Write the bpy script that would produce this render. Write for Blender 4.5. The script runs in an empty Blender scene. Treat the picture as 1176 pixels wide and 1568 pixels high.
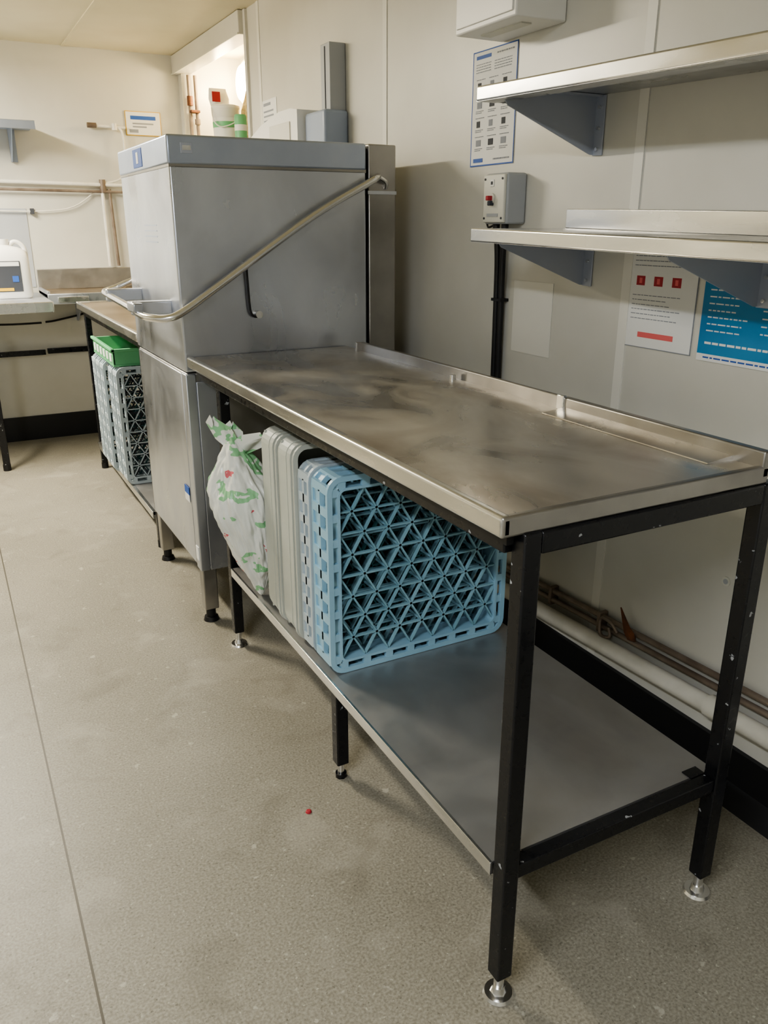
import bpy, bmesh, math, random
from mathutils import Vector, Matrix, noise
random.seed(7)

# ------------------------------------------------------------------ materials
def C(h):
    h=h.lstrip('#'); v=[int(h[i:i+2],16)/255 for i in (0,2,4)]
    return tuple([(c/12.92 if c<=0.04045 else ((c+0.055)/1.055)**2.4) for c in v])+(1,)
MATS={}
def mat(name,col,rough=0.5,metal=0.0,col2=None,nscale=8,stretch=(1,1,1),rvar=0.0,bump=0.0,bscale=60,
        lo=0.35,hi=0.65,emit=0,detail=4,distort=0,smudge=0,ecol=None):
    if name in MATS: return MATS[name]
    m=bpy.data.materials.new(name); m.use_nodes=True; nt=m.node_tree; n=nt.nodes; L=nt.links
    p=n['Principled BSDF']
    p.inputs['Base Color'].default_value=C(col); p.inputs['Roughness'].default_value=rough
    p.inputs['Metallic'].default_value=metal
    if emit:
        p.inputs['Emission Color'].default_value=C(ecol or col); p.inputs['Emission Strength'].default_value=emit
    tc=n.new('ShaderNodeTexCoord'); mp=n.new('ShaderNodeMapping'); mp.inputs['Scale'].default_value=stretch
    L.new(tc.outputs['Object'],mp.inputs['Vector'])
    nz=n.new('ShaderNodeTexNoise'); nz.inputs['Scale'].default_value=nscale; nz.inputs['Detail'].default_value=detail
    nz.inputs['Distortion'].default_value=distort
    L.new(mp.outputs['Vector'],nz.inputs['Vector'])
    if col2:
        r=n.new('ShaderNodeValToRGB'); r.color_ramp.elements[0].position=lo; r.color_ramp.elements[1].position=hi
        r.color_ramp.elements[0].color=C(col); r.color_ramp.elements[1].color=C(col2)
        L.new(nz.outputs['Fac'],r.inputs['Fac']); L.new(r.outputs['Color'],p.inputs['Base Color'])
    if rvar:
        src=nz
        if smudge:
            src=n.new('ShaderNodeTexNoise'); src.inputs['Scale'].default_value=smudge; src.inputs['Detail'].default_value=8
            src.inputs['Distortion'].default_value=1.2; L.new(mp.outputs['Vector'],src.inputs['Vector'])
        mr=n.new('ShaderNodeMapRange'); mr.inputs['From Min'].default_value=0.35; mr.inputs['From Max'].default_value=0.65
        mr.inputs['To Min'].default_value=max(0.02,rough-rvar); mr.inputs['To Max'].default_value=rough+rvar
        L.new(src.outputs['Fac'],mr.inputs['Value']); L.new(mr.outputs['Result'],p.inputs['Roughness'])
    if bump:
        nb=n.new('ShaderNodeTexNoise'); nb.inputs['Scale'].default_value=bscale; nb.inputs['Detail'].default_value=3
        L.new(mp.outputs['Vector'],nb.inputs['Vector'])
        b=n.new('ShaderNodeBump'); b.inputs['Strength'].default_value=bump; b.inputs['Distance'].default_value=0.004
        L.new(nb.outputs['Fac'],b.inputs['Height']); L.new(b.outputs['Normal'],p.inputs['Normal'])
    MATS[name]=m; return m

M_wall=mat('wall_panel_cream','#d0cfc7',0.34,col2='#c4c3ba',nscale=2.2,bump=0.06,bscale=5)
M_joint=mat('wall_joint_strip','#dbdad2',0.35)
M_ceil=mat('ceiling_cream','#ddd6bb',0.5,col2='#d2caae',nscale=2)
M_black=mat('skirting_black','#17181b',0.45)
M_steel=mat('steel_hood','#d2d6de',0.35,.93,col2='#bcc0c9',nscale=3.5,stretch=(1,1,.6),rvar=0.08,smudge=5,bump=0.05,bscale=3,distort=.6)
M_steelb=mat('steel_blue_film','#bfc8d8',0.36,.9,col2='#b2bccf',nscale=6)
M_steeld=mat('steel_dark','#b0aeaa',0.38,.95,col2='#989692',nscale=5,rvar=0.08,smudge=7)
M_steell=mat('steel_bright','#e8e8e7',0.25,.97,col2='#d0d0cd',nscale=14,stretch=(1,.2,1),rvar=0.1)
M_shelfst=mat('steel_shelf','#cacccf',0.36,.95,col2='#b4b5b7',nscale=6,rvar=0.12,smudge=6,bump=0.06,bscale=8)
M_brkt=mat('steel_bracket','#b0b6c2',0.5,0.35)
M_top=mat('steel_worktop_stained','#d9d6d0',0.33,.95,col2='#aaa297',nscale=3.0,stretch=(1.3,.8,1),rvar=0.11,smudge=4.5,lo=0.40,hi=0.70,bump=0.05,bscale=5,detail=9,distort=1.0)
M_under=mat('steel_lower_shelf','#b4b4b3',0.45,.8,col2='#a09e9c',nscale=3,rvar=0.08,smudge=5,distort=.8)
M_paint=mat('black_paint_chipped','#101115',0.32,col2='#94979a',nscale=58,lo=0.685,hi=0.705,detail=8,rvar=.08)
M_chrome=mat('chrome_tube','#e4e4e4',0.22,1)
M_blue=mat('rack_blue_plastic','#99bfd2',0.45,col2='#8cb4c9',nscale=6)
M_blue2=mat('rack_lattice_blue','#8cb3c1',0.45,col2='#7aa4b3',nscale=9)
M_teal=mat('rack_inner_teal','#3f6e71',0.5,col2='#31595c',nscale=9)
M_greyc=mat('rack_grey_plastic','#bcc0b8',0.5,col2='#b0b4ab',nscale=6)
M_pale=mat('rack_pale_blue_grey','#b2bfc6',0.5)
M_green=mat('green_plastic','#6fb584',0.45,col2='#62a878')
M_white=mat('white_plastic','#e4e4e0',0.35)
M_offw=mat('offwhite_plastic','#d0d0c6',0.42)
M_paper=mat('paper_white','#dedfdc',0.6)
M_ink=mat('print_grey','#8b9098',0.7)
M_inkd=mat('print_dark','#3c4048',0.7)
M_inkb=mat('print_blue','#2f5aa8',0.6)
M_red=mat('print_red','#a8303a',0.6)
M_cyan=mat('poster_blue','#2384b4',0.5,col2='#1f74a6',nscale=5)
M_pink=mat('print_pink','#d86a6a',0.6)
M_rust=mat('rust_brown','#7a4a2c',0.7,col2='#4e3222',nscale=30)
M_copper=mat('pipe_brown','#8c8074',0.45,0.3,col2='#6c5f54',nscale=12)
M_pipew=mat('pipe_offwhite','#e2e0d8',0.35,col2='#cdcbc0',nscale=9)
M_cable=mat('cable_black','#141416',0.5)
M_yel=mat('label_yellow','#d8b030',0.5)
M_tan=mat('mesh_bag_tan','#c9b88c',0.8,col2='#a8935f',nscale=60)
M_grey=mat('grey_plastic','#a6aaae',0.45)
M_bluegrey=mat('dispenser_blue_grey','#97a3b6',0.4)
M_lamp=mat('lamp_glow','#ffe2b0',0.4,emit=26)
M_tube=mat('tube_diffuser_warm','#fff4e0',0.4,emit=50,ecol='#ffeed0')
M_tube2=mat('tube_diffuser_cool','#f4f6ff',0.4,emit=28,ecol='#f2f5ff')
M_outtop=mat('outfeed_top','#b5a693',0.35,.9,col2='#96856f',nscale=5)

def bag_mat():
    m=bpy.data.materials.new('carrier_bag_film'); m.use_nodes=True; nt=m.node_tree; n=nt.nodes; L=nt.links
    p=n['Principled BSDF']; p.inputs['Roughness'].default_value=0.28
    tc=n.new('ShaderNodeTexCoord'); mp=n.new('ShaderNodeMapping'); mp.inputs['Scale'].default_value=(1,1,1.5)
    mp.inputs['Rotation'].default_value=(.4,.3,0)
    L.new(tc.outputs['Object'],mp.inputs['Vector'])
    nz=n.new('ShaderNodeTexNoise'); nz.inputs['Scale'].default_value=10; nz.inputs['Detail'].default_value=3
    L.new(mp.outputs['Vector'],nz.inputs['Vector'])
    sx=n.new('ShaderNodeSeparateXYZ'); L.new(tc.outputs['Object'],sx.inputs[0])
    ml=n.new('ShaderNodeMath'); ml.operation='MULTIPLY_ADD'; ml.inputs[1].default_value=.35; ml.inputs[2].default_value=-.09
    L.new(sx.outputs[2],ml.inputs[0])
    ad=n.new('ShaderNodeMath'); ad.operation='ADD'; L.new(nz.outputs['Fac'],ad.inputs[0]); L.new(ml.outputs[0],ad.inputs[1])
    r=n.new('ShaderNodeValToRGB'); r.color_ramp.interpolation='CONSTANT'
    e=r.color_ramp.elements; e[0].position=0; e[0].color=C('#dfe2dc'); e[1].position=0.575; e[1].color=C('#8fc495')
    x=e.new(0.65); x.color=C('#e3e6e0')
    x=e.new(0.345); x.color=C('#dfe2dc')
    x=e.new(0.32); x.color=C('#cf6a74')
    L.new(ad.outputs[0],r.inputs['Fac']); L.new(r.outputs['Color'],p.inputs['Base Color'])
    MATS['bag']=m; return m
M_bag=bag_mat()

def floor_mat():
    m=bpy.data.materials.new('floor_grey_screed'); m.use_nodes=True; nt=m.node_tree; n=nt.nodes; L=nt.links
    p=n['Principled BSDF']
    tc=n.new('ShaderNodeTexCoord')
    def noise_(s,d,ds=0):
        z=n.new('ShaderNodeTexNoise'); z.inputs['Scale'].default_value=s; z.inputs['Detail'].default_value=d
        z.inputs['Distortion'].default_value=ds
        L.new(tc.outputs['Object'],z.inputs['Vector']); return z
    def ramp(src,a,b,ca,cb):
        r=n.new('ShaderNodeValToRGB'); r.color_ramp.elements[0].position=a; r.color_ramp.elements[1].position=b
        r.color_ramp.elements[0].color=ca; r.color_ramp.elements[1].color=cb; L.new(src,r.inputs['Fac']); return r
    def mix(mode,f,a,b):
        x=n.new('ShaderNodeMix'); x.data_type='RGBA'; x.blend_type=mode
        if isinstance(f,float): x.inputs[0].default_value=f
        else: L.new(f,x.inputs[0])
        for s,v in ((6,a),(7,b)):
            if isinstance(v,tuple): x.inputs[s].default_value=v
            else: L.new(v,x.inputs[s])
        return x.outputs[2]
    big=ramp(noise_(1.6,8,.5).outputs['Fac'],0.3,0.7,C('#7f7c70'),C('#989487'))
    sp=ramp(noise_(200,3).outputs['Fac'],0.36,0.64,C('#656156'),C('#b0ac9e'))
    c=mix('MIX',0.36,big.outputs['Color'],sp.outputs['Color'])
    fl=ramp(noise_(110,2).outputs['Fac'],0.67,0.71,(0,0,0,1),(.6,.6,.6,1))
    c=mix('MIX',fl.outputs['Color'],c,C('#bcb8aa'))
    dk=ramp(noise_(150,2).outputs['Fac'],0.31,0.34,(.6,.6,.6,1),(0,0,0,1))
    c=mix('MIX',dk.outputs['Color'],c,C('#514d43'))
    st=ramp(noise_(6,9,.6).outputs['Fac'],0.56,0.72,(0,0,0,1),(.4,.4,.4,1))
    c=mix('MIX',st.outputs['Color'],c,C('#b0aca0'))
    sc=ramp(noise_(28,6).outputs['Fac'],0.67,0.71,(0,0,0,1),(.5,.5,.5,1))
    c=mix('MIX',sc.outputs['Color'],c,C('#c3bfb2'))
    gr=ramp(noise_(7,8,1).outputs['Fac'],0.28,0.43,(.28,.28,.28,1),(0,0,0,1))
    c=mix('MIX',gr.outputs['Color'],c,C('#5e594d'))
    sx=n.new('ShaderNodeSeparateXYZ'); L.new(tc.outputs['Object'],sx.inputs[0])
    a=n.new('ShaderNodeMath'); a.operation='SUBTRACT'; a.inputs[1].default_value=0.048; L.new(sx.outputs[0],a.inputs[0])
    b=n.new('ShaderNodeMath'); b.operation='ABSOLUTE'; L.new(a.outputs[0],b.inputs[0])
    d=n.new('ShaderNodeMath'); d.operation='LESS_THAN'; d.inputs[1].default_value=0.0022; L.new(b.outputs[0],d.inputs[0])
    c=mix('MIX',d.outputs[0],c,C('#4f4b41'))
    L.new(c,p.inputs['Base Color'])
    p.inputs['Roughness'].default_value=0.45
    bn=n.new('ShaderNodeBump'); bn.inputs['Strength'].default_value=0.2; bn.inputs['Distance'].default_value=0.001
    L.new(noise_(140,2).outputs['Fac'],bn.inputs['Height']); L.new(bn.outputs['Normal'],p.inputs['Normal'])
    return m
M_floor=floor_mat()

# ------------------------------------------------------------------ builder
class B:
    def __init__(s,name): s.name=name; s.v=[]; s.f=[]; s.m=[]; s.sm=[]; s.mats=[]
    def mi(s,m):
        if m not in s.mats: s.mats.append(m)
        return s.mats.index(m)
    def add(s,vs,fs,m,smooth=False):
        o=len(s.v); s.v+= [Vector(v) for v in vs]; i=s.mi(m)
        for f in fs: s.f.append([o+k for k in f]); s.m.append(i); s.sm.append(smooth)
    def box(s,x0,x1,y0,y1,z0,z1,m,bev=0.0,seg=2):
        if bev<=0:
            vs=[(x,y,z) for x in (x0,x1) for y in (y0,y1) for z in (z0,z1)]
            fs=[(0,1,3,2),(4,6,7,5),(0,4,5,1),(2,3,7,6),(0,2,6,4),(1,5,7,3)]
            s.add(vs,fs,m); return
        bm=bmesh.new(); bmesh.ops.create_cube(bm,size=1)
        for v in bm.verts: v.co=Vector(((x0+x1)/2+v.co.x*(x1-x0),(y0+y1)/2+v.co.y*(y1-y0),(z0+z1)/2+v.co.z*(z1-z0)))
        bmesh.ops.bevel(bm,geom=bm.edges[:],offset=bev,segments=seg,affect='EDGES',profile=0.5)
        bm.verts.index_update(); bm.normal_update()
        o=len(s.v); s.v+=[v.co.copy() for v in bm.verts]; i=s.mi(m)
        for f in bm.faces:
            nn=f.normal; flatf=max(abs(nn.x),abs(nn.y),abs(nn.z))>.999
            s.f.append([o+v.index for v in f.verts]); s.m.append(i); s.sm.append(not flatf)
        bm.free()
    def bar(s,p,q,w,d,m,up=(0,1,0)):
        p=Vector(p);q=Vector(q);t=(q-p).normalized();u=Vector(up);a=t.cross(u).normalized();b=a.cross(t).normalized()
        vs=[]
        for e in (p,q):
            for i,j in ((-1,-1),(1,-1),(1,1),(-1,1)): vs.append(e+a*i*w/2+b*j*d/2)
        s.add(vs,[(0,1,2,3),(7,6,5,4),(0,4,5,1),(1,5,6,2),(2,6,7,3),(3,7,4,0)],m)
    def prism(s,poly,axis,a,b,m):
        def P(p,c):
            return {'x':(c,p[0],p[1]),'y':(p[0],c,p[1]),'z':(p[0],p[1],c)}[axis]
        n=len(poly); vs=[P(p,a) for p in poly]+[P(p,b) for p in poly]
        fs=[list(range(n))[::-1],list(range(n,2*n))]+[(i,(i+1)%n,n+(i+1)%n,n+i) for i in range(n)]
        s.add(vs,fs,m)
    def tube(s,pts,r,m,seg=10,curve=False,closed=False,n=6):
        pts=[Vector(p) for p in pts]
        if curve:
            out=[]; N=len(pts); rng=N if closed else N-1
            for i in range(rng):
                if closed: a,b,c,d=pts[i-1],pts[i],pts[(i+1)%N],pts[(i+2)%N]
                else: a,b,c,d=pts[max(i-1,0)],pts[i],pts[i+1],pts[min(i+2,N-1)]
                for k in range(n):
                    t=k/n; out.append(0.5*((2*b)+(c-a)*t+(2*a-5*b+4*c-d)*t*t+(3*b-a-3*c+d)*t**3))
            if not closed: out.append(pts[-1])
            pts=out
        N=len(pts); vs=[]; prev=None
        for i,p in enumerate(pts):
            if closed: t=(pts[(i+1)%N]-pts[i-1]).normalized()
            else: t=(pts[min(i+1,N-1)]-pts[max(i-1,0)]).normalized()
            if prev is None:
                u=Vector((0,0,1)) if abs(t.z)<0.9 else Vector((1,0,0)); a=t.cross(u).normalized()
            else: a=(prev-t*prev.dot(t)).normalized()
            prev=a; b=t.cross(a)
            for k in range(seg):
                th=2*math.pi*k/seg; vs.append(p+(a*math.cos(th)+b*math.sin(th))*r)
        fs=[]
        for i in range(N if closed else N-1):
            j=(i+1)%N
            for k in range(seg): l=(k+1)%seg; fs.append((i*seg+k,i*seg+l,j*seg+l,j*seg+k))
        s.add(vs,fs,m,True)
        if not closed:
            s.add(vs[:seg],[list(range(seg))[::-1]],m); s.add(vs[-seg:],[list(range(seg))],m)
    def cyl(s,p,q,r,m,r2=None,seg=24):
        p=Vector(p);q=Vector(q);t=(q-p).normalized();u=Vector((0,0,1)) if abs(t.z)<.9 else Vector((1,0,0))
        a=t.cross(u).normalized(); b=t.cross(a); r2=r if r2 is None else r2
        A=[p+(a*math.cos(2*math.pi*k/seg)+b*math.sin(2*math.pi*k/seg))*r for k in range(seg)]
        D=[q+(a*math.cos(2*math.pi*k/seg)+b*math.sin(2*math.pi*k/seg))*r2 for k in range(seg)]
        s.add(A+D,[(k,(k+1)%seg,seg+(k+1)%seg,seg+k) for k in range(seg)],m,True)
        s.add(A,[list(range(seg))[::-1]],m); s.add(D,[list(range(seg))],m)
    def loft(s,secs,m,seg=32,cap=True):
        vs=[]
        for z,cx,cy,rx,ry,e in secs:
            for k in range(seg):
                th=2*math.pi*k/seg; c,sn=math.cos(th),math.sin(th)
                vs.append((cx+rx*math.copysign(abs(c)**(2/e),c),cy+ry*math.copysign(abs(sn)**(2/e),sn),z))
        fs=[(i*seg+k,i*seg+(k+1)%seg,(i+1)*seg+(k+1)%seg,(i+1)*seg+k) for i in range(len(secs)-1) for k in range(seg)]
        s.add(vs,fs,m,True)
        if cap: s.add(vs[:seg],[list(range(seg))[::-1]],m); s.add(vs[-seg:],[list(range(seg))],m)
    def done(s,fn=None):
        if fn: s.v=[Vector(fn(v)) for v in s.v]
        lo=Vector((min(v.x for v in s.v),min(v.y for v in s.v),min(v.z for v in s.v)))
        hi=Vector((max(v.x for v in s.v),max(v.y for v in s.v),max(v.z for v in s.v)))
        o=Vector(((lo.x+hi.x)/2,(lo.y+hi.y)/2,lo.z))
        me=bpy.data.meshes.new(s.name); me.from_pydata([v-o for v in s.v],[],s.f)
        for mm in s.mats: me.materials.append(mm)
        for i,p in enumerate(me.polygons): p.material_index=s.m[i]; p.use_smooth=s.sm[i]
        bm=bmesh.new(); bm.from_mesh(me); bmesh.ops.recalc_face_normals(bm,faces=bm.faces); bm.to_mesh(me); bm.free()
        me.update()
        ob=bpy.data.objects.new(s.name,me); ob.location=o; bpy.context.scene.collection.objects.link(ob)
        return ob

WX=1.43; BY=5.27; CH=2.17; LX=-2.3; NY=-2.0
# ------------------------------------------------------------------ room
b=B('floor'); b.box(LX-.1,WX+.5,NY-.1,BY+.1,-.1,0,M_floor); o=b.done()
o.data.transform(Matrix.Translation(o.location)); o.location=(0,0,0)
b=B('ceiling'); b.box(LX-.1,WX+.5,NY-.1,BY+.1,CH,CH+.08,M_ceil)
b.done()
b=B('trim_ceiling')
for y in (-1.0,.2,1.4,2.6,3.8): b.box(LX,WX,y-.012,y+.012,CH-.004,CH,M_ceil)
for x in (-1.6,-.4,.8): b.box(x-.008,x+.008,NY,BY,CH-.005,CH,M_ceil)
b.done()
b=B('wall_back'); b.box(LX-.1,WX,BY,BY+.1,0,CH,M_wall); b.done()
b=B('wall_left'); b.box(LX-.1,LX,NY,BY,0,CH,M_wall); b.done()
b=B('wall_front'); b.box(LX-.1,WX+.1,NY-.1,NY,0,CH,M_wall); b.done()
RY0,RY1,RZ0=4.05,5.2,1.60
b=B('wall_right')
b.box(WX,WX+.1,NY,RY0,0,CH,M_wall)
b.box(WX,WX+.1,RY0,BY+.1,0,RZ0,M_wall)
b.box(WX,WX+.42,RY1,BY+.1,RZ0,CH,M_wall)
b.box(WX+.1,WX+.42,RY0-.08,RY0,RZ0,CH,M_wall)
b.box(WX+.36,WX+.42,RY0,RY1,RZ0,CH,M_wall)
b.box(WX+.1,WX+.42,RY0-.08,RY1,RZ0-.06,RZ0,M_wall)
b.done()
b=B('trim_panel_joint')
for y in (-.95,.26,1.47,2.68,3.88): b.box(WX-.003,WX,y-.014,y+.014,.13,CH,M_joint)
for x in (-1.9,-.7,): b.box(x-.011,x+.011,BY-.003,BY,.14,CH,M_joint)
b.done()
b=B('trim_trunking_header')
b.box(WX-.035,WX+.06,RY0,BY,CH-.10,CH-.002,M_wall,.004)
b.box(WX-.04,WX-.034,RY0,BY,CH-.102,CH-.094,M_offw)
b.done()
b=B('trim_jamb'); b.box(WX-.012,WX,RY0-.03,RY0,RZ0-.1,CH-.002,M_wall); b.done()
b=B('baseboard_right'); b.box(WX-.012,WX,NY,BY,0,.125,M_black); b.prism([(WX-.05,0),(WX-.012,0),(WX-.012,.04)],'y',NY,BY,M_black); b.done()
b=B('baseboard_back'); b.box(LX,WX-.012,BY-.012,BY,0,.145,M_black); b.done()
b=B('baseboard_left'); b.box(LX,LX+.012,NY,BY-.012,0,.13,M_black); b.done()

# ------------------------------------------------------------------ work table
TX0,TX1,TY0,TY1,TZ=.604,1.128,.805,2.366,.878
b=B('steel_work_table')
b.box(TX0+.012,TX1-.004,TY0+.012,TY1,TZ-.012,TZ-.003,M_top)
b.box(TX0,TX0+.018,TY0,TY1,TZ-.032,TZ,M_steell,.006,4)
b.box(TX0+.001,TX1,TY0,TY0+.014,TZ-.031,TZ-.0005,M_steeld,.004,3)
b.box(TX1-.012,TX1,1.30,2.25,TZ-.025,TZ+.024,M_steeld,.003)
b.box(TX1-.016,TX1+.002,TY0,1.30,TZ-.02,TZ+.024,M_steeld,.003)
b.box(TX1-.030,TX1,2.245,2.255,TZ-.02,TZ+.024,M_steeld,.002)
b.box(TX1-.020,TX1-.010,1.29,1.312,TZ-.003,TZ+.028,M_steell,.002)
b.prism([(TX1-.016,TZ-.004),(TX1-.075,TZ-.004),(TX1-.073,TZ-.0015),(TX1-.016,TZ+.004)],'y',TY0+.06,1.29,M_top)
b.cyl((TX1-.03,1.70,TZ-.003),(TX1-.03,1.70,TZ+.010),.007,M_steell,seg=12)
T=.030
LY=(.800,2.185)
LXs=(.640,1.118)
zt=TZ-.031
for x in LXs: b.box(x-(.012 if x<1 else 0),x+T,LY[0]+T,LY[1]+T+.12,zt-.034,zt+.001,M_paint,.003)
for y in LY: b.box(LXs[0]+T,LXs[1],y,y+T,zt-.032,zt+.001,M_paint,.003)
b.box(LXs[0]+T,LXs[1],1.5,1.53,zt-.030,zt+.001,M_paint,.002)
b.box(TX0+.018,TX0+.030,TY0+.012,TY1-.03,zt-.016,zt+.004,M_cable)
for x in LXs:
    for y in LY:
        b.box(x,x+T,y,y+T,.045,zt+.002,M_paint,.003)
        b.cyl((x+T/2,y+T/2,.012),(x+T/2,y+T/2,.05),.009,M_chrome,seg=12)
        b.cyl((x+T/2,y+T/2,0.0005),(x+T/2,y+T/2,.006),.027,M_chrome,.024)
        b.cyl((x+T/2,y+T/2,.006),(x+T/2,y+T/2,.018),.015,M_chrome,.011,seg=6)
b.box(.648,.648+T,1.45,1.45+T,.04,.262,M_paint,.003)
b.cyl((.663,1.465,.0005),(.663,1.465,.045),.008,M_chrome,seg=12)
b.cyl((.663,1.465,.0005),(.663,1.465,.012),.014,M_paint,seg=8)
SZ=.275
SX0=.636
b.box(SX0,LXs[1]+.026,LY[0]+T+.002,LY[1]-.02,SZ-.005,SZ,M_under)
b.box(SX0-.002,SX0+.004,LY[0]+T,LY[1]-.02,SZ-.024,SZ+.001,M_steell,.001)
for x in (LXs[0]+.004,LXs[1]-.002): b.box(x,x+.024,LY[0]+T,LY[1],SZ-.029,SZ-.005,M_paint)
for y in (LY[0]+.004,LY[1]+.003): b.box(LXs[0]+T,LXs[1],y,y+.024,SZ-.026,SZ+.001,M_paint,.002)
b.box(LXs[0]+T,LXs[0]+.055,LY[0]+.028,LY[0]+.06,SZ,SZ+.002,M_steeld)
b.box(LXs[1]-.035,LXs[1]+.0,LY[0]+.028,LY[0]+.05,SZ,SZ+.002,M_paint)
b.done()

# ------------------------------------------------------------------ dishwasher
DX0,DX1,DXC,DY0,DY1=.60,1.20,1.305,2.374,3.03
b=B('hood_dishwasher')
HB=.83
b.box(DX0,DX1,DY0,DY1,HB,1.397,M_steel,.006)
b.box(DX0-.003,DX1,DY0-.003,DY1+.003,1.397,1.472,M_steelb,.006)
b.box(DX0,DX1,DY0,DY1,1.39,1.40,M_steeld)
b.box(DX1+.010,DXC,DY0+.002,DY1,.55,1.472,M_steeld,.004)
b.box(DX1+.004,DX1+.012,DY0+.02,DY1-.02,.5,1.46,M_cable)
b.box(DX1+.006,DXC+.001,DY0-.001,DY0+.004,1.33,1.34,M_steel)
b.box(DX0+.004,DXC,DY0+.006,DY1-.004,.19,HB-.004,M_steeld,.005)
b.box(DX0,DX0+.006,DY0+.06,DY1-.012,.20,HB-.01,M_steel,.002)
b.box(DX0-.001,DX0+.03,DY0+.001,DY0+.05,.19,HB-.006,M_steel,.003)
b.box(DX0+.03,DX0+.10,DY0+.001,DY0+.006,.19,HB-.03,M_steel,.002)
b.box(DX0-.0035,DX0-.002,DY0+.068,DY0+.12,.43,.455,M_inkb); b.box(DX0-.0035,DX0-.002,DY0+.068,DY0+.12,.405,.43,M_paper)
b.box(DX0-.0035,DX0+.0,DY0+.012,DY0+.04,.225,.27,M_paper)
for y in (DY0+.012,DY1-.06):
    for x in (DX0+.006,DXC-.06):
        b.box(x,x+.045,y,y+.045,.045,.195,M_steeld,.003)
        b.cyl((x+.022,y+.022,.0005),(x+.022,y+.022,.05),.016,M_cable,seg=16)
        b.cyl((x+.022,y+.022,.0005),(x+.022,y+.022,.014),.026,M_cable,.022,seg=16)
b.box(DX0-.0045,DX0-.002,DY0+.30,DY0+.42,1.407,1.46,M_inkb,.001)
b.box(DX0-.0055,DX0-.004,DY0+.345,DY0+.372,1.418,1.45,M_paper,.001)
b.box(DX0+.035,DX0+.068,DY0-.0045,DY0-.002,1.425,1.452,M_brkt,.001)
b.box(DX0+.040,DX0+.063,DY0-.0052,DY0-.004,1.433,1.445,M_steell)
for k in range(4): b.box(DX0-.0008,DX0+.001,DY0+.20,DY0+.36,1.19+k*.016,1.194+k*.016,M_steelb)
zf=1.008
b.tube([(1.235,DY0-.012,1.38),(1.215,DY0-.03,1.372),(1.19,DY0-.036,1.36),(1.0,DY0-.036,1.262),(.72,DY0-.036,1.085),(.60,DY0-.036,1.01),
        (.555,DY0-.030,.992),(.520,DY0-.002,.992),(.502,DY0+.05,.995),(.495,DY0+.2,zf),(.495,DY1-.12,zf+.012),(.502,DY1-.03,zf+.016),(.53,DY1+.01,zf+.02),(.58,DY1+.034,zf+.035),(.72,DY1+.036,1.10),(1.0,DY1+.036,1.27),(1.19,DY1+.036,1.37),(1.235,DY1+.012,1.385)],
       .011,M_chrome,seg=14,curve=True)
b.tube([(1.235,DY0-.012,1.38),(1.262,DY0-.010,1.365),(1.268,DY0+.004,1.35)],.008,M_chrome,curve=True)
b.tube([(1.235,DY1+.012,1.385),(1.255,DY1-.004,1.37)],.009,M_chrome)
b.box(.485,DX0+.002,DY0+.10,DY0+.13,.99,1.03,M_steel,.004)
b.box(.485,DX0+.002,DY1-.16,DY1-.13,1.0,1.04,M_steel,.004)
b.box(.482,.51,DY0+.07,DY0+.16,1.0,1.028,M_steel,.004)
b.tube([(.800,DY0-.012,1.13),(.803,DY0-.012,1.03),(.808,DY0-.012,.992),(.822,DY0-.012,.982),(.832,DY0-.010,.988)],.0038,M_cable,curve=True,seg=8)
b.cyl((.832,DY0-.016,.988),(.832,DY0+.001,.988),.011,M_steell,seg=14)
b.cyl((.800,DY0-.036,1.135),(.800,DY0+.0,1.135),.006,M_steeld,seg=10)
b.done()

# ------------------------------------------------------------------ dish racks
def rrect(x0,x1,z0,z1,r,y,n=5):
    pts=[]
    for cx,cz,a0 in ((x1-r,z1-r,0),(x0+r,z1-r,90),(x0+r,z0+r,180),(x1-r,z0+r,270)):
        for k in range(n+1):
            a=math.radians(a0+90*k/n); pts.append((cx+r*math.cos(a),y,cz+r*math.sin(a)))
    return pts
def ring(b,x0,x1,z0,z1,r,y0,y1,w,m):
    A=rrect(x0,x1,z0,z1,r,0); D=rrect(x0+w,x1-w,z0+w,z1-w,max(r-w,.004),0); n=len(A)
    vs=[(p[0],y0,p[2]) for p in A]+[(p[0],y0,p[2]) for p in D]+[(p[0],y1,p[2]) for p in A]+[(p[0],y1,p[2]) for p in D]
    fs=[]
    for i in range(n):
        j=(i+1)%n
        fs+=[(i,j,n+j,n+i),(2*n+i,3*n+i,3*n+j,2*n+j),(i,2*n+i,2*n+j,j),(n+i,n+j,3*n+j,3*n+i)]
    b.add(vs,fs,m)
def lattice(b,x0,x1,z0,z1,y,s,w,d,m,off=0.0,pegs=None,mp=None):
    h=s*.866; rows=int((z1-z0)/h)+1; P={}
    for j in range(rows+1):
        z=z0+j*h*(z1-z0)/(h*rows)
        for i in range(-1,int((x1-x0)/s)+3):
            x=x0+off+i*s+(s/2 if j%2 else 0)
            P[(i,j)]=(x,z)
    def clip(p,q):
        (xa,za),(xb,zb)=p,q
        if xa>xb: xa,za,xb,zb=xb,zb,xa,za
        if xb<=x0 or xa>=x1: return None
        if xa<x0: t=(x0-xa)/(xb-xa); xa,za=x0,za+(zb-za)*t
        if xb>x1: t=(x1-xa)/(xb-xa); xb,zb=x1,za+(zb-za)*t
        if abs(xa-xb)+abs(za-zb)<.004: return None
        return (xa,y,za),(xb,y,zb)
    for (i,j),p in P.items():
        nb=[(i+1,j)] if 0<j<rows else []
        if j%2: nb+= [(i,j+1),(i+1,j+1)]
        else: nb+= [(i,j+1),(i-1,j+1)]
        for k in nb:
            if k in P:
                c=clip(p,P[k])
                if c: b.bar(c[0],c[1],w,d,m)
        if pegs and x0+.006<p[0]<x1-.006 and z0<p[1]<z1:
            b.cyl((p[0],y-d/2,p[1]),(p[0],y+pegs,p[1]),w*.9,mp or m,seg=6)
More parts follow.
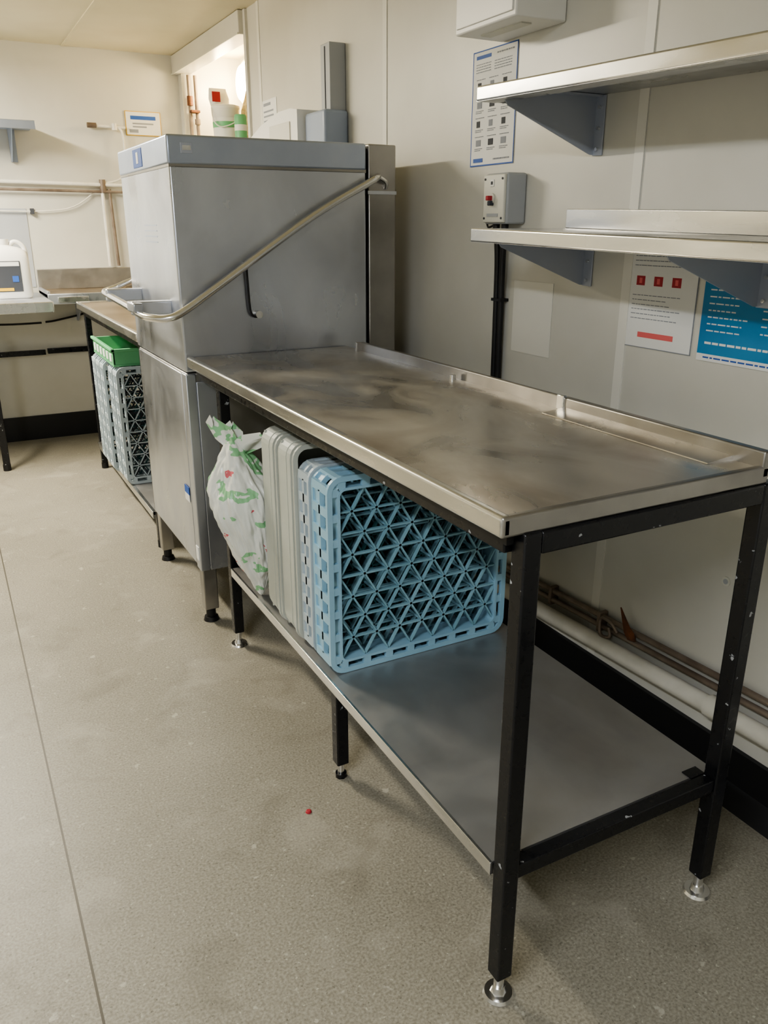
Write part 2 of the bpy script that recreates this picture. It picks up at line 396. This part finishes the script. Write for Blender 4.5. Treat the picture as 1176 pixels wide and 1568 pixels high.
def dish_rack(name,x0,z0,y0,W,H,D,m,ml,mi,closed=False,detail=True):
    b=B(name); x1=x0+W; z1=z0+H; r=.035
    ring(b,x0,x1,z0,z1,r,y0,y0+.010,.012,m)
    ring(b,x0+.004,x1-.004,z0+.004,z1-.004,r,y0+D-.010,y0+D,.010,m)
    ring(b,x0+.002,x1-.002,z0+.002,z1-.002,r,y0+D*.5-.004,y0+D*.5+.004,.012,m)
    if closed:
        ring(b,x0+.003,x1-.003,z0+.003,z1-.003,r,y0+.01,y0+D-.01,.006,m)
        b.box(x0+.01,x1-.01,y0+D-.012,y0+D-.008,z0+.01,z1-.01,m)
        ring(b,x0-.003,x1+.003,z0,z1+.002,r,y0+.012,y0+.020,.012,m)
        b.done(); return
    ring(b,x0+.024,x1-.024,z0+.026,z1-.026,.02,y0,y0+.030,.006,m)
    n=7
    for k in range(n+1):
        t=k/n; xx=x0+.035+(W-.07)*t; zz=z0+.035+(H-.07)*t
        for z in (z0+.016,z1-.016): b.box(xx-.009,xx+.009,y0+.001,y0+.012,z-.014,z+.014,m)
        for x in (x0+.015,x1-.015): b.box(x-.013,x+.013,y0+.001,y0+.012,zz-.009,zz+.009,m)
    for k in range(9):
        t=k/8; xx=x0+.03+(W-.06)*t; zz=z0+.03+(H-.06)*t
        for z in (z0+.006,z1-.006): b.box(xx-.007,xx+.007,y0+.01,y0+D-.01,z-.004,z+.004,m)
        for x in (x0+.006,x1-.006): b.box(x-.004,x+.004,y0+.01,y0+D-.01,zz-.010,zz+.010,m)
    ring(b,x0+.008,x1-.008,z0+.008,z1-.008,r,y0+D*.5,y0+D-.01,.003,m)
    if detail:
        lattice(b,x0+.03,x1-.03,z0+.032,z1-.032,y0+.010,.060,.0038,.008,ml,pegs=.055,mp=mi)
        lattice(b,x0+.02,x1-.02,z0+.022,z1-.022,y0+.066,.060,.0040,.010,mi,off=.03)
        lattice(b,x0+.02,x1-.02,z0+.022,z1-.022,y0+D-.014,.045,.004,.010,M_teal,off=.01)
    b.done()
RX=.645; RW=.475; RH=.468
dish_rack('dish_rack',RX,SZ+.001,1.467,RW,RH,.096,M_blue,M_blue2,M_blue2)
dish_rack('dish_rack',RX,SZ+.001,1.567,RW,RH,.072,M_pale,M_blue2,M_teal)
dish_rack('plastic_tray',RX-.004,SZ+.001,1.643,RW,RH+.03,.108,M_greyc,M_greyc,M_greyc,closed=True)
dish_rack('plastic_tray',RX-.004,SZ+.001,1.755,RW,RH+.03,.108,M_greyc,M_greyc,M_greyc,closed=True)

# ------------------------------------------------------------------ carrier bag
b=B('plastic_carrier_bag')
bm=bmesh.new(); bmesh.ops.create_icosphere(bm,subdivisions=6,radius=1)
for v in bm.verts:
    c=v.co.copy(); t=(c.z+1)/2
    w=.52+.72*min(t,.68)/.68 if t<.68 else 1.24-.55*(t-.68)/.32
    nrm=noise.noise(c*1.8+Vector((5,2,1)))*.16+noise.noise(c*5+Vector((3,1,2)))*.08
    rid=abs(noise.noise(Vector((c.x*6+2,c.y*6,c.z*2.0+c.x*2))))*.16+abs(noise.noise(Vector((c.x*14,c.y*14,c.z*6))))*.05
    k=1+nrm-rid
    v.co=Vector((.655+c.x*.080*k*w-t*.045, 1.945+c.y*.088*k*w+t*.045, .498+c.z*.22*(1+nrm*.25)))
bm.verts.index_update()
b.add([v.co.copy() for v in bm.verts],[[v.index for v in f.verts] for f in bm.faces],M_bag,True); bm.free()
for dx,dy,h,wd in ((-.028,.035,.075,1.1),(.03,-.05,.045,1.3),(.0,.02,.06,.8)):
    pts=[(.62,1.985,.67),(.62+dx*.6,1.985+dy*.6,.70),(.62+dx*1.2,1.985+dy*1.2,.69+h*.7),(.62+dx*1.6,1.985+dy*1.5,.69+h)]
    vs=[]
    for i,p in enumerate(pts):
        ww=(.016,.03,.03,.006)[i]*wd
        for q in range(5):
            s_=(q-2)/2; vs.append((p[0]+ww*s_*.7,p[1]-ww*s_*.8+.01*math.sin(q*2.2+i),p[2]+.008*math.cos(q*1.9)))
    b.add(vs,[(i*5+q,i*5+q+1,i*5+q+6,i*5+q+5) for i in range(3) for q in range(4)],M_bag,True)
b.done()

# ------------------------------------------------------------------ wall shelves
def shelf(name,y0,y1,zt,k,up,brs):
    b=B(name); x0=1.132; x1=WX-.001
    b.box(x0,x1,y0,y1,zt-.004,zt,M_shelfst)
    b.box(x0-.002,x0+.010,y0,y1,zt-.030,zt+.001,M_steell,.004,3)
    b.box(x0,x1,y1-.004,y1,zt-.029,zt,M_steell,.0015)
    b.box(x0,x0+.05,y0,y1,zt-.030,zt-.027,M_shelfst)
    if up: b.box(WX-.014,WX-.002,y0,y1,zt,zt+.046,M_steell,.002)
    for y in brs:
        b.prism([(x0+.03,zt-.028),(x0+.04,zt-.040),(x1-.012,zt-.132),(x1-.001,zt-.132),(x1-.001,zt-.005),(x0+.03,zt-.005)],'y',y,y+.003,M_brkt)
        b.box(x1-.004,x1,y-.030,y+.003,zt-.134,zt-.005,M_brkt,.001)
        b.box(x0+.03,x1,y-.022,y+.003,zt-.009,zt-.005,M_brkt)
        for z in (zt-.03,zt-.075,zt-.12): b.cyl((x1-.010,y-.015,z),(x1-.003,y-.015,z),.004,M_steell,seg=8)
    b.done(lambda v:(v.x,v.y,v.z+k*(v.y-y1)))
shelf('wall_shelf',.15,1.685,1.532,.030,False,(1.62,.70))
shelf('wall_shelf',.15,1.690,1.233,.022,True,(1.62,1.105,.40))

# ------------------------------------------------------------------ wall things
b=B('electrical_cabinet')
b.box(1.28,WX-.001,1.755,2.015,1.70,2.02,M_white,.004); b.box(1.276,1.281,1.765,2.005,1.712,2.01,M_white,.002)
b.cyl((1.27,1.79,1.86),(1.28,1.79,1.86),.008,M_steell,seg=12)
b.box(1.33,1.36,1.80,1.97,1.697,1.701,M_offw)
b.done()
b=B('isolator_switch')
b.box(1.365,WX-.001,1.872,1.975,1.243,1.372,M_grey,.006)
b.box(1.357,1.366,1.876,1.971,1.247,1.368,M_offw,.003)
b.box(1.355,1.358,1.921,1.939,1.338,1.356,M_paper,.001); b.box(1.354,1.356,1.926,1.934,1.343,1.351,M_inkd)
b.cyl((1.352,1.928,1.308),(1.358,1.928,1.308),.014,M_offw)
b.box(1.338,1.354,1.922,1.934,1.303,1.315,M_red,.002); b.box(1.342,1.356,1.919,1.931,1.290,1.302,M_inkd,.002)
b.box(1.355,1.358,1.90,1.95,1.262,1.270,M_grey)
for y in (1.884,1.963):
    for z in (1.258,1.357): b.cyl((1.355,y,z),(1.3575,y,z),.003,M_inkd,seg=8)
b.cyl((1.39,1.95,1.225),(1.39,1.95,1.245),.010,M_cable,seg=12)
b.cyl((1.39,1.91,1.225),(1.39,1.91,1.245),.010,M_cable,seg=12)
b.tube([(1.40,1.965,1.245),(1.405,2.01,1.235),(1.415,2.03,1.26),(1.424,2.028,1.30)],.003,M_cable,curve=True,seg=6)
b.done()
b=B('power_cable')
b.tube([(1.39,1.95,1.226),(1.402,1.955,1.16),(1.412,1.965,1.02),(1.412,1.96,.6),(1.412,1.955,.33)],.009,M_cable,curve=True)
b.tube([(1.39,1.91,1.226),(1.402,1.93,1.16),(1.412,1.943,1.02),(1.412,1.94,.6),(1.412,1.93,.33)],.009,M_cable,curve=True)
b.box(1.40,WX-.001,1.93,1.975,1.035,1.043,M_cable); b.box(1.40,WX-.001,1.925,1.97,.80,.808,M_cable)
b.done()

def flat(name,y0,y1,z0,z1,items,base=M_paper,x=WX,th=.0015):
    b=B(name); b.box(x-th-.0005,x-.0005,y0,y1,z0,z1,base)
    W=y1-y0;H=z1-z0
    for k,(u0,u1,v0,v1,m) in enumerate(items):
        b.box(x-th-.0009-.000004*k,x-th,y1-W*u1,y1-W*u0,z1-H*v1,z1-H*v0,m)
    return b.done()
def words(u0,u1,v,h,m):
    out=[]; u=u0
    while u<u1:
        w=random.uniform(.02,.07); out.append((u,min(u+w,u1),v,v+h,m)); u+=w+.012
    return out
it=[(0,1,0,.010,M_inkb),(0,1,.988,1,M_inkb),(0,.015,0,1,M_inkb),(.985,1,0,1,M_inkb),(.08,.42,.04,.07,M_inkb)]+words(.55,.92,.045,.012,M_ink)
for k in range(4): it+=words(.08,.42,.11+k*.022,.007,M_ink)+words(.5,.88,.11+k*.022,.007,M_ink)
for r in range(4):
    for c in range(3):
        u=.1+c*.29; v=.24+r*.165
        it+= words(u,u+.20,v,.006,M_ink)+[(u+.03,u+.11+.03*(r%2),v+.03,v+.085,M_ink if (r+c)%2 else M_inkd)]+words(u,u+.18,v+.105,.006,M_ink)+words(u,u+.14,v+.120,.006,M_ink)
it+=[(.08,.3,.93,.965,M_inkb)]+words(.55,.92,.94,.012,M_ink)
flat('instruction_poster',1.94,2.148,1.400,1.695,it)
it=[(.1,.9,.05,.09,M_ink)]
for c in range(3): it+=[(.16+c*.25,.28+c*.25,.46,.53,M_red),(.20+c*.25,.24+c*.25,.475,.515,M_pink)]
for k in range(6): it+=words(.12,.55+.3*random.random(),.60+k*.035,.006,M_ink)
for k in range(5): it+=words(.12,.6+.25*random.random(),.24+k*.035,.006,M_ink)
it+=[(.25,.75,.88,.92,M_pink),(0,.008,0,1,M_ink),(.992,1,0,1,M_ink),(0,1,.994,1,M_ink)]
flat('safety_notice',1.258,1.472,.970,1.268,it)
it=[(.0,1,.0,.16,M_paper),(.0,1,.93,1,M_paper),(.06,.5,.04,.11,M_inkb)]
for k in range(8): it+=words(.06,.25+.2*random.random(),.24+k*.065,.012,M_paper)
for k in range(7): it+=words(.52,.7+.25*random.random(),.25+k*.07,.012,M_paper)
it+=words(.06,.6,.81,.022,M_paper)+words(.06,.7,.955,.015,M_inkb)
flat('hygiene_poster',.95,1.240,.965,1.180,it,base=M_cyan)
flat('wall_patch_sticker',1.735,1.905,.90,1.095,[],base=M_joint)
it=[(.1,.6,.05,.1,M_ink)]+[(.1,.5+.35*random.random(),.18+k*.08,.21+k*.08,M_ink) for k in range(9)]
flat('paper_notice',3.69,3.87,1.53,1.77,it)

b=B('soap_dispenser')
b.box(1.365,WX-.001,2.985,3.065,1.62,1.86,M_grey,.003); b.box(1.363,1.366,3.022,3.028,1.63,1.85,M_inkd)
b.box(1.33,WX-.001,2.965,3.15,1.49,1.640,M_bluegrey,.012,3)
b.prism([(3.15,1.50),(3.60,1.50),(3.70,1.56),(3.68,1.60),(3.55,1.635),(3.34,1.665),(3.22,1.665),(3.15,1.655)],'x',1.30,WX-.001,M_white)
b.box(1.295,1.30,3.22,3.44,1.55,1.62,M_offw,.002)
b.done()

# pipework along the skirting of the right wall (one run: waste pipe + two supply pipes)
def zp(y): return .262-.0247*(y+.6) if y<.9 else .225-.0429*(y-.9)
b=B('wall_pipework')
b.tube([(1.385,-.6,zp(-.6)),(1.385,.9,zp(.9)),(1.385,2.3,zp(2.3))],.022,M_pipew,seg=16)
for y in (.45,1.0,1.9): b.cyl((1.385,y,zp(y)),(1.385,y+.04,zp(y+.04)),.027,M_pipew,seg=18)
for y in (.7,1.7): b.box(1.38,WX-.001,y,y+.02,.15,.18,M_pipew)
for dz,x in ((.062,1.412),(.036,1.410)):
    b.tube([(x,-.6,zp(-.6)+dz),(x,.9,zp(.9)+dz),(x,2.3,zp(2.3)+dz)],.008,M_copper)
for y in (1.42,1.62): b.box(1.40,WX-.001,y,y+.012,zp(y)+.02,zp(y)+.075,M_copper,.002)
z=zp(1.38)+.05
b.tube([(1.395,1.38,z),(1.39,1.37,z-.02),(1.387,1.40,z-.025),(1.395,1.41,z+.015),(1.39,1.37,z+.02),(1.395,1.35,z)],.0045,M_copper,curve=True,seg=8)
b.prism([(1.31,z),(1.325,z+.015),(1.345,z+.075),(1.31,z+.035),(1.295,z+.025),(1.285,z+.005)],'x',1.392,1.396,M_rust)
b.tube([(1.394,1.30,z+.01),(1.412,1.31,z)],.006,M_rust)
b.done()
b=B('wall_screw'); b.cyl((WX-.004,1.08,.50),(WX-.0005,1.08,.50),.006,M_grey,seg=12); b.cyl((WX-.003,1.08,.50),(WX-.0005,1.08,.50),.011,M_offw,seg=12); b.done()

# ------------------------------------------------------------------ recess things
b=B('bulkhead_lamp')
b.cyl((WX+.36,5.03,2.02),(WX+.325,5.03,2.02),.125,M_offw,.12,seg=40)
b.cyl((WX+.326,5.03,2.02),(WX+.30,5.03,2.02),.112,M_lamp,.09,seg=40)
b.done()
b=B('food_tub')
cx,cy=1.555,4.80
b.loft([(RZ0+.001,cx,cy,.062,.062,2),(RZ0+.02,cx,cy,.066,.066,2),(RZ0+.24,cx,cy,.074,.074,2),(RZ0+.245,cx,cy,.079,.079,2),(RZ0+.262,cx,cy,.079,.079,2),(RZ0+.266,cx,cy,.07,.07,2)],M_white)
b.loft([(RZ0+.10,cx,cy,.0712,.0712,2),(RZ0+.20,cx,cy,.0745,.0745,2)],M_paper,cap=False)
b.loft([(RZ0+.15,cx,cy,.0738,.0738,2),(RZ0+.18,cx,cy,.0750,.0750,2)],M_green,cap=False)
b.tube([(cx-.08,cy,RZ0+.25),(cx-.085,cy-.05,RZ0+.18),(cx-.05,cy-.075,RZ0+.15),(cx+.03,cy-.085,RZ0+.18),(cx+.08,cy,RZ0+.25)],.003,M_white,curve=True)
b.done()
b=B('food_packet')
b.loft([(RZ0+.267,cx-.02,cy+.03,.05,.04,3),(RZ0+.30,cx-.025,cy+.03,.055,.04,3),(RZ0+.34,cx-.03,cy+.03,.05,.015,2.5),(RZ0+.352,cx-.03,cy+.03,.048,.004,2)],M_paper)
b.box(cx-.075,cx-.03,cy-.014,cy-.010,RZ0+.28,RZ0+.33,M_red)
b.done()
b=B('green_tin')
b.loft([(RZ0+.001,1.57,4.60,.033,.033,2),(RZ0+.19,1.57,4.60,.033,.033,2),(RZ0+.20,1.57,4.60,.028,.028,2)],M_green)
b.loft([(RZ0+.12,1.57,4.60,.0335,.0335,2),(RZ0+.15,1.57,4.60,.0335,.0335,2)],M_paper,cap=False)
b.done()
b=B('net_bag')
bm=bmesh.new(); bmesh.ops.create_icosphere(bm,subdivisions=4,radius=1)
for v in bm.verts:
    k=1+noise.noise(v.co*3)*.25; v.co=Vector((1.69+v.co.x*.06*k,4.72+v.co.y*.075*k,RZ0+.18+v.co.z*.17*k))
bm.verts.index_update(); b.add([v.co.copy() for v in bm.verts],[[v.index for v in f.verts] for f in bm.faces],M_tan,True); bm.free(); b.done()
b=B('riser_pipe')
for x,y in ((1.462,5.17),(1.50,5.165)):
    b.tube([(x,y,RZ0+.001),(x,y,CH-.11)],.010,M_copper)
b.cyl((1.462,5.165,1.90),(1.462,5.165,1.95),.017,M_rust,seg=12); b.box(1.455,1.51,5.13,5.18,1.86,1.875,M_rust,.003)
b.cyl((1.50,5.165,1.80),(1.50,5.165,1.83),.016,M_copper,seg=12)
b.done()

# ------------------------------------------------------------------ back wall things
b=B('wall_sign'); b.box(1.10,1.305,BY-.006,BY-.001,1.735,1.865,M_yel,.001); b.box(1.104,1.301,BY-.008,BY-.005,1.739,1.861,M_paper,.001)
b.box(1.13,1.275,BY-.0088,BY-.0078,1.82,1.84,M_inkb); b.box(1.14,1.26,BY-.0088,BY-.0078,1.795,1.803,M_ink); b.box(1.14,1.22,BY-.0088,BY-.0078,1.778,1.786,M_ink); b.box(1.12,1.17,BY-.0088,BY-.0078,1.75,1.768,M_ink)
b.done()
b=B('water_pipe')
b.tube([(-1.6,BY-.03,1.475),(.35,BY-.03,1.47),(1.40,BY-.03,1.455)],.011,M_pipew)
b.tube([(-1.6,BY-.035,1.435),(.35,BY-.035,1.43),(1.40,BY-.035,1.42)],.008,M_copper)
b.tube([(.925,BY-.03,1.44),(.925,BY-.03,1.01)],.010,M_pipew); b.tube([(.965,BY-.03,1.44),(.975,BY-.03,1.01)],.009,M_copper)
for x in (-.3,.3,.92): b.box(x,x+.02,BY-.045,BY-.001,1.42,1.49,M_copper,.003)
b.cyl((.93,BY-.03,1.42),(.93,BY-.03,1.49),.018,M_copper,seg=14)
b.tube([(.90,BY-.03,1.775),(1.03,BY-.03,1.77),(1.07,BY-.035,1.74),(1.07,BY-.04,1.60),(1.04,BY-.03,1.50),(.94,BY-.03,1.47)],.006,M_pipew,curve=True)
b.tube([(.90,BY-.03,1.775),(1.09,BY-.03,1.77)],.008,M_pipew); b.cyl((.88,BY-.03,1.776),(.93,BY-.03,1.776),.014,M_copper,seg=12)
b.cyl((1.03,BY-.03,1.755),(1.03,BY-.03,1.79),.016,M_pipew,seg=12)
b.tube([(.0,BY-.02,1.34),(.4,BY-.02,1.315),(.72,BY-.02,1.33),(.88,BY-.02,1.42)],.004,M_pipew,curve=True)
b.box(.52,.54,BY-.03,BY-.001,1.30,1.33,M_inkd)
b.done()
b=B('wall_bracket_shelf')
b.box(-.5,.575,4.98,BY-.001,1.735,1.755,M_bluegrey,.002); b.box(-.5,.575,4.975,4.985,1.715,1.757,M_steelb,.002)
for x in (-.3,.46): b.prism([(5.0,1.735),(BY-.001,1.735),(BY-.001,1.57),(5.23,1.57)],'x',x,x+.004,M_bluegrey); b.box(x,x+.035,BY-.006,BY-.001,1.57,1.735,M_bluegrey)
b.done()
b=B('side_counter')
b.box(.51,1.20,4.86,BY-.002,.865,.885,M_outtop,.003); b.box(.51,1.20,4.855,4.87,.83,.887,M_steel,.004)
b.box(.51,1.20,BY-.018,BY-.002,.885,1.00,M_steeld,.003)
b.box(.51,.525,4.86,BY-.002,.83,.90,M_steel,.003)
b.box(.56,.72,4.84,4.857,.842,.87,M_steell,.002)
for x in (.70,1.12): b.prism([(4.90,.866),(BY-.001,.866),(BY-.001,.70),(BY-.04,.70)],'x',x,x+.006,M_brkt)
b.box(.51,1.15,BY-.03,BY-.002,.515,.545,M_paint,.002)
b.tube([(.52,BY-.02,.70),(.6,BY-.02,.71),(.82,BY-.02,.76),(.9,BY-.02,.83)],.006,M_cable,curve=True)
b.done()
b=B('prep_table')
b.box(-1.1,.50,4.53,5.24,.85,.872,M_steel,.004); b.box(-1.1,.50,4.525,4.54,.82,.873,M_steell,.004)
for x in (-1.05,.15):
    for y in (4.60,5.18): b.box(x,x+.035,y,y+.035,.03,.85,M_paint,.003); b.cyl((x+.017,y+.017,.0005),(x+.017,y+.017,.035),.02,M_cable,seg=12)
b.box(-1.05,.495,5.205,5.225,.515,.545,M_paint,.002); b.box(-1.05,.18,4.61,4.63,.79,.82,M_paint)
b.tube([(-.4,5.215,.74),(.0,5.215,.715),(.3,5.215,.70),(.495,5.22,.70)],.006,M_cable,curve=True)
b.done()
b=B('chemical_jug')
jx,jy,jz=.345,4.88,.8735
b.loft([(jz,jx,jy,.088,.062,4),(jz+.012,jx,jy,.096,.07,4),(jz+.20,jx,jy,.096,.07,4),(jz+.24,jx,jy,.086,.062,3.2),(jz+.258,jx-.01,jy,.060,.048,2.6),(jz+.266,jx-.02,jy,.034,.032,2),(jz+.275,jx-.02,jy,.028,.028,2)],M_white)
b.cyl((jx-.02,jy,jz+.27),(jx-.02,jy,jz+.298),.031,M_white)
b.tube([(jx+.005,jy,jz+.255),(jx+.03,jy,jz+.283),(jx+.06,jy,jz+.278),(jx+.082,jy,jz+.25),(jx+.086,jy,jz+.20)],.012,M_white,curve=True)
b.box(jx-.085,jx+.045,jy-.0725,jy-.069,jz+.035,jz+.19,M_inkd,.001); b.box(jx-.08,jx+.0,jy-.074,jy-.0722,jz+.04,jz+.055,M_yel)
b.box(jx-.08,jx+.04,jy-.074,jy-.0722,jz+.165,jz+.186,M_paper); b.box(jx+.0,jx+.03,jy-.074,jy-.0722,jz+.085,jz+.115,M_inkb)
b.done()
b=B('wall_backing_panel'); b.box(-.2,.50,BY-.004,BY-.0005,.90,1.33,M_grey); b.done()

# ------------------------------------------------------------------ outfeed table + racks
b=B('outfeed_table')
b.box(.612,1.19,3.045,4.47,.846,.866,M_outtop,.003)
b.box(.60,.618,3.045,4.47,.838,.872,M_steell,.005); b.box(1.18,1.19,3.045,4.47,.85,.91,M_steeld,.003); b.box(.60,1.19,4.455,4.475,.838,.874,M_steell,.004)
for x in (.625,1.15):
    for y in (3.12,4.41): b.box(x,x+.03,y,y+.03,.02,.845,M_paint,.003); b.cyl((x+.015,y+.015,.0005),(x+.015,y+.015,.03),.018,M_cable,seg=12)
for x in (.628,1.153): b.box(x,x+.024,3.15,4.42,.805,.838,M_paint)
b.box(.62,1.14,3.15,4.41,.135,.149,M_under); b.box(.615,.63,3.15,4.41,.12,.1495,M_steell,.002)
b.done()
dish_rack('dish_rack',.60,.151,3.55,.49,.52,.10,M_pale,M_pale,M_inkd)
dish_rack('dish_rack',.60,.151,3.655,.49,.52,.10,M_pale,M_pale,M_teal,detail=False)
dish_rack('dish_rack',.585,.151,3.78,.49,.52,.10,M_pale,M_pale,M_teal)
dish_rack('dish_rack',.585,.151,3.885,.49,.52,.10,M_pale,M_pale,M_teal,detail=False)
dish_rack('dish_rack',.585,.151,3.99,.49,.52,.10,M_pale,M_pale,M_teal,detail=False)
b=B('green_crate'); gz=.6725
b.box(.60,1.08,3.57,4.07,gz,gz+.008,M_green); b.box(.60,.608,3.57,4.07,gz+.008,gz+.07,M_green,.002); b.box(1.072,1.08,3.57,4.07,gz+.008,gz+.07,M_green,.002)
b.box(.60,1.08,3.57,3.578,gz+.008,gz+.07,M_green,.002); b.box(.60,1.08,4.062,4.07,gz+.008,gz+.07,M_green,.002)
b.box(.592,1.088,3.562,3.578,gz+.062,gz+.075,M_green,.003); b.box(.592,.608,3.562,4.078,gz+.062,gz+.075,M_green,.003)
for k in range(6): b.box(.597,.601,3.60+k*.078,3.64+k*.078,gz+.018,gz+.050,M_paper)
b.done()

b=B('red_bottle_cap'); b.cyl((.545,1.385,.0005),(.545,1.385,.004),.007,M_red,.006,seg=16); b.cyl((.545,1.385,.004),(.545,1.385,.005),.006,M_red,.004,seg=16); b.done()

# ------------------------------------------------------------------ lights
def area(name,loc,sx,sy,power,col,rot=(0,0,0)):
    l=bpy.data.lights.new(name,'AREA'); l.shape='RECTANGLE'; l.size=sx; l.size_y=sy; l.energy=power; l.color=col
    o=bpy.data.objects.new(name,l); o.location=loc; o.rotation_euler=rot; bpy.context.scene.collection.objects.link(o); return o
for i,(x,y,p,col,tm) in enumerate(((-.35,4.1,95,(1,.93,.79),M_tube),(-.9,-.1,48,(.95,.97,1),M_tube2))):
    b=B('ceiling_light_fitting'); b.box(x-.06,x+.06,y-.62,y+.62,CH-.03,CH-.001,M_offw,.006); b.box(x-.045,x+.045,y-.60,y+.60,CH-.085,CH-.029,tm,.015); b.done()
    area('tube_light_%d'%i,(x,y,CH-.095),.12,1.2,p,col)
pl=bpy.data.lights.new('bulkhead_bulb','POINT'); pl.energy=10; pl.color=(1,.78,.45); pl.shadow_soft_size=.05
po=bpy.data.objects.new('bulkhead_bulb',pl); po.location=(WX+.20,5.0,2.0); bpy.context.scene.collection.objects.link(po)
w=bpy.data.worlds.new('World'); bpy.context.scene.world=w; w.use_nodes=True
w.node_tree.nodes['Background'].inputs[0].default_value=(.5,.52,.55,1); w.node_tree.nodes['Background'].inputs[1].default_value=.3
try: bpy.context.scene.view_settings.look='AgX - Medium High Contrast'
except Exception as e: print(e)

# ------------------------------------------------------------------ camera
cd=bpy.data.cameras.new('camera'); cam=bpy.data.objects.new('camera',cd); bpy.context.scene.collection.objects.link(cam)
cd.sensor_fit='VERTICAL'; cd.sensor_height=36; cd.lens=36*1235/1568
cd.clip_start=.02
cam.location=(0,0,1.24); cam.rotation_euler=(math.radians(90-19.57),0,math.radians(-28.0))
bpy.context.scene.camera=cam
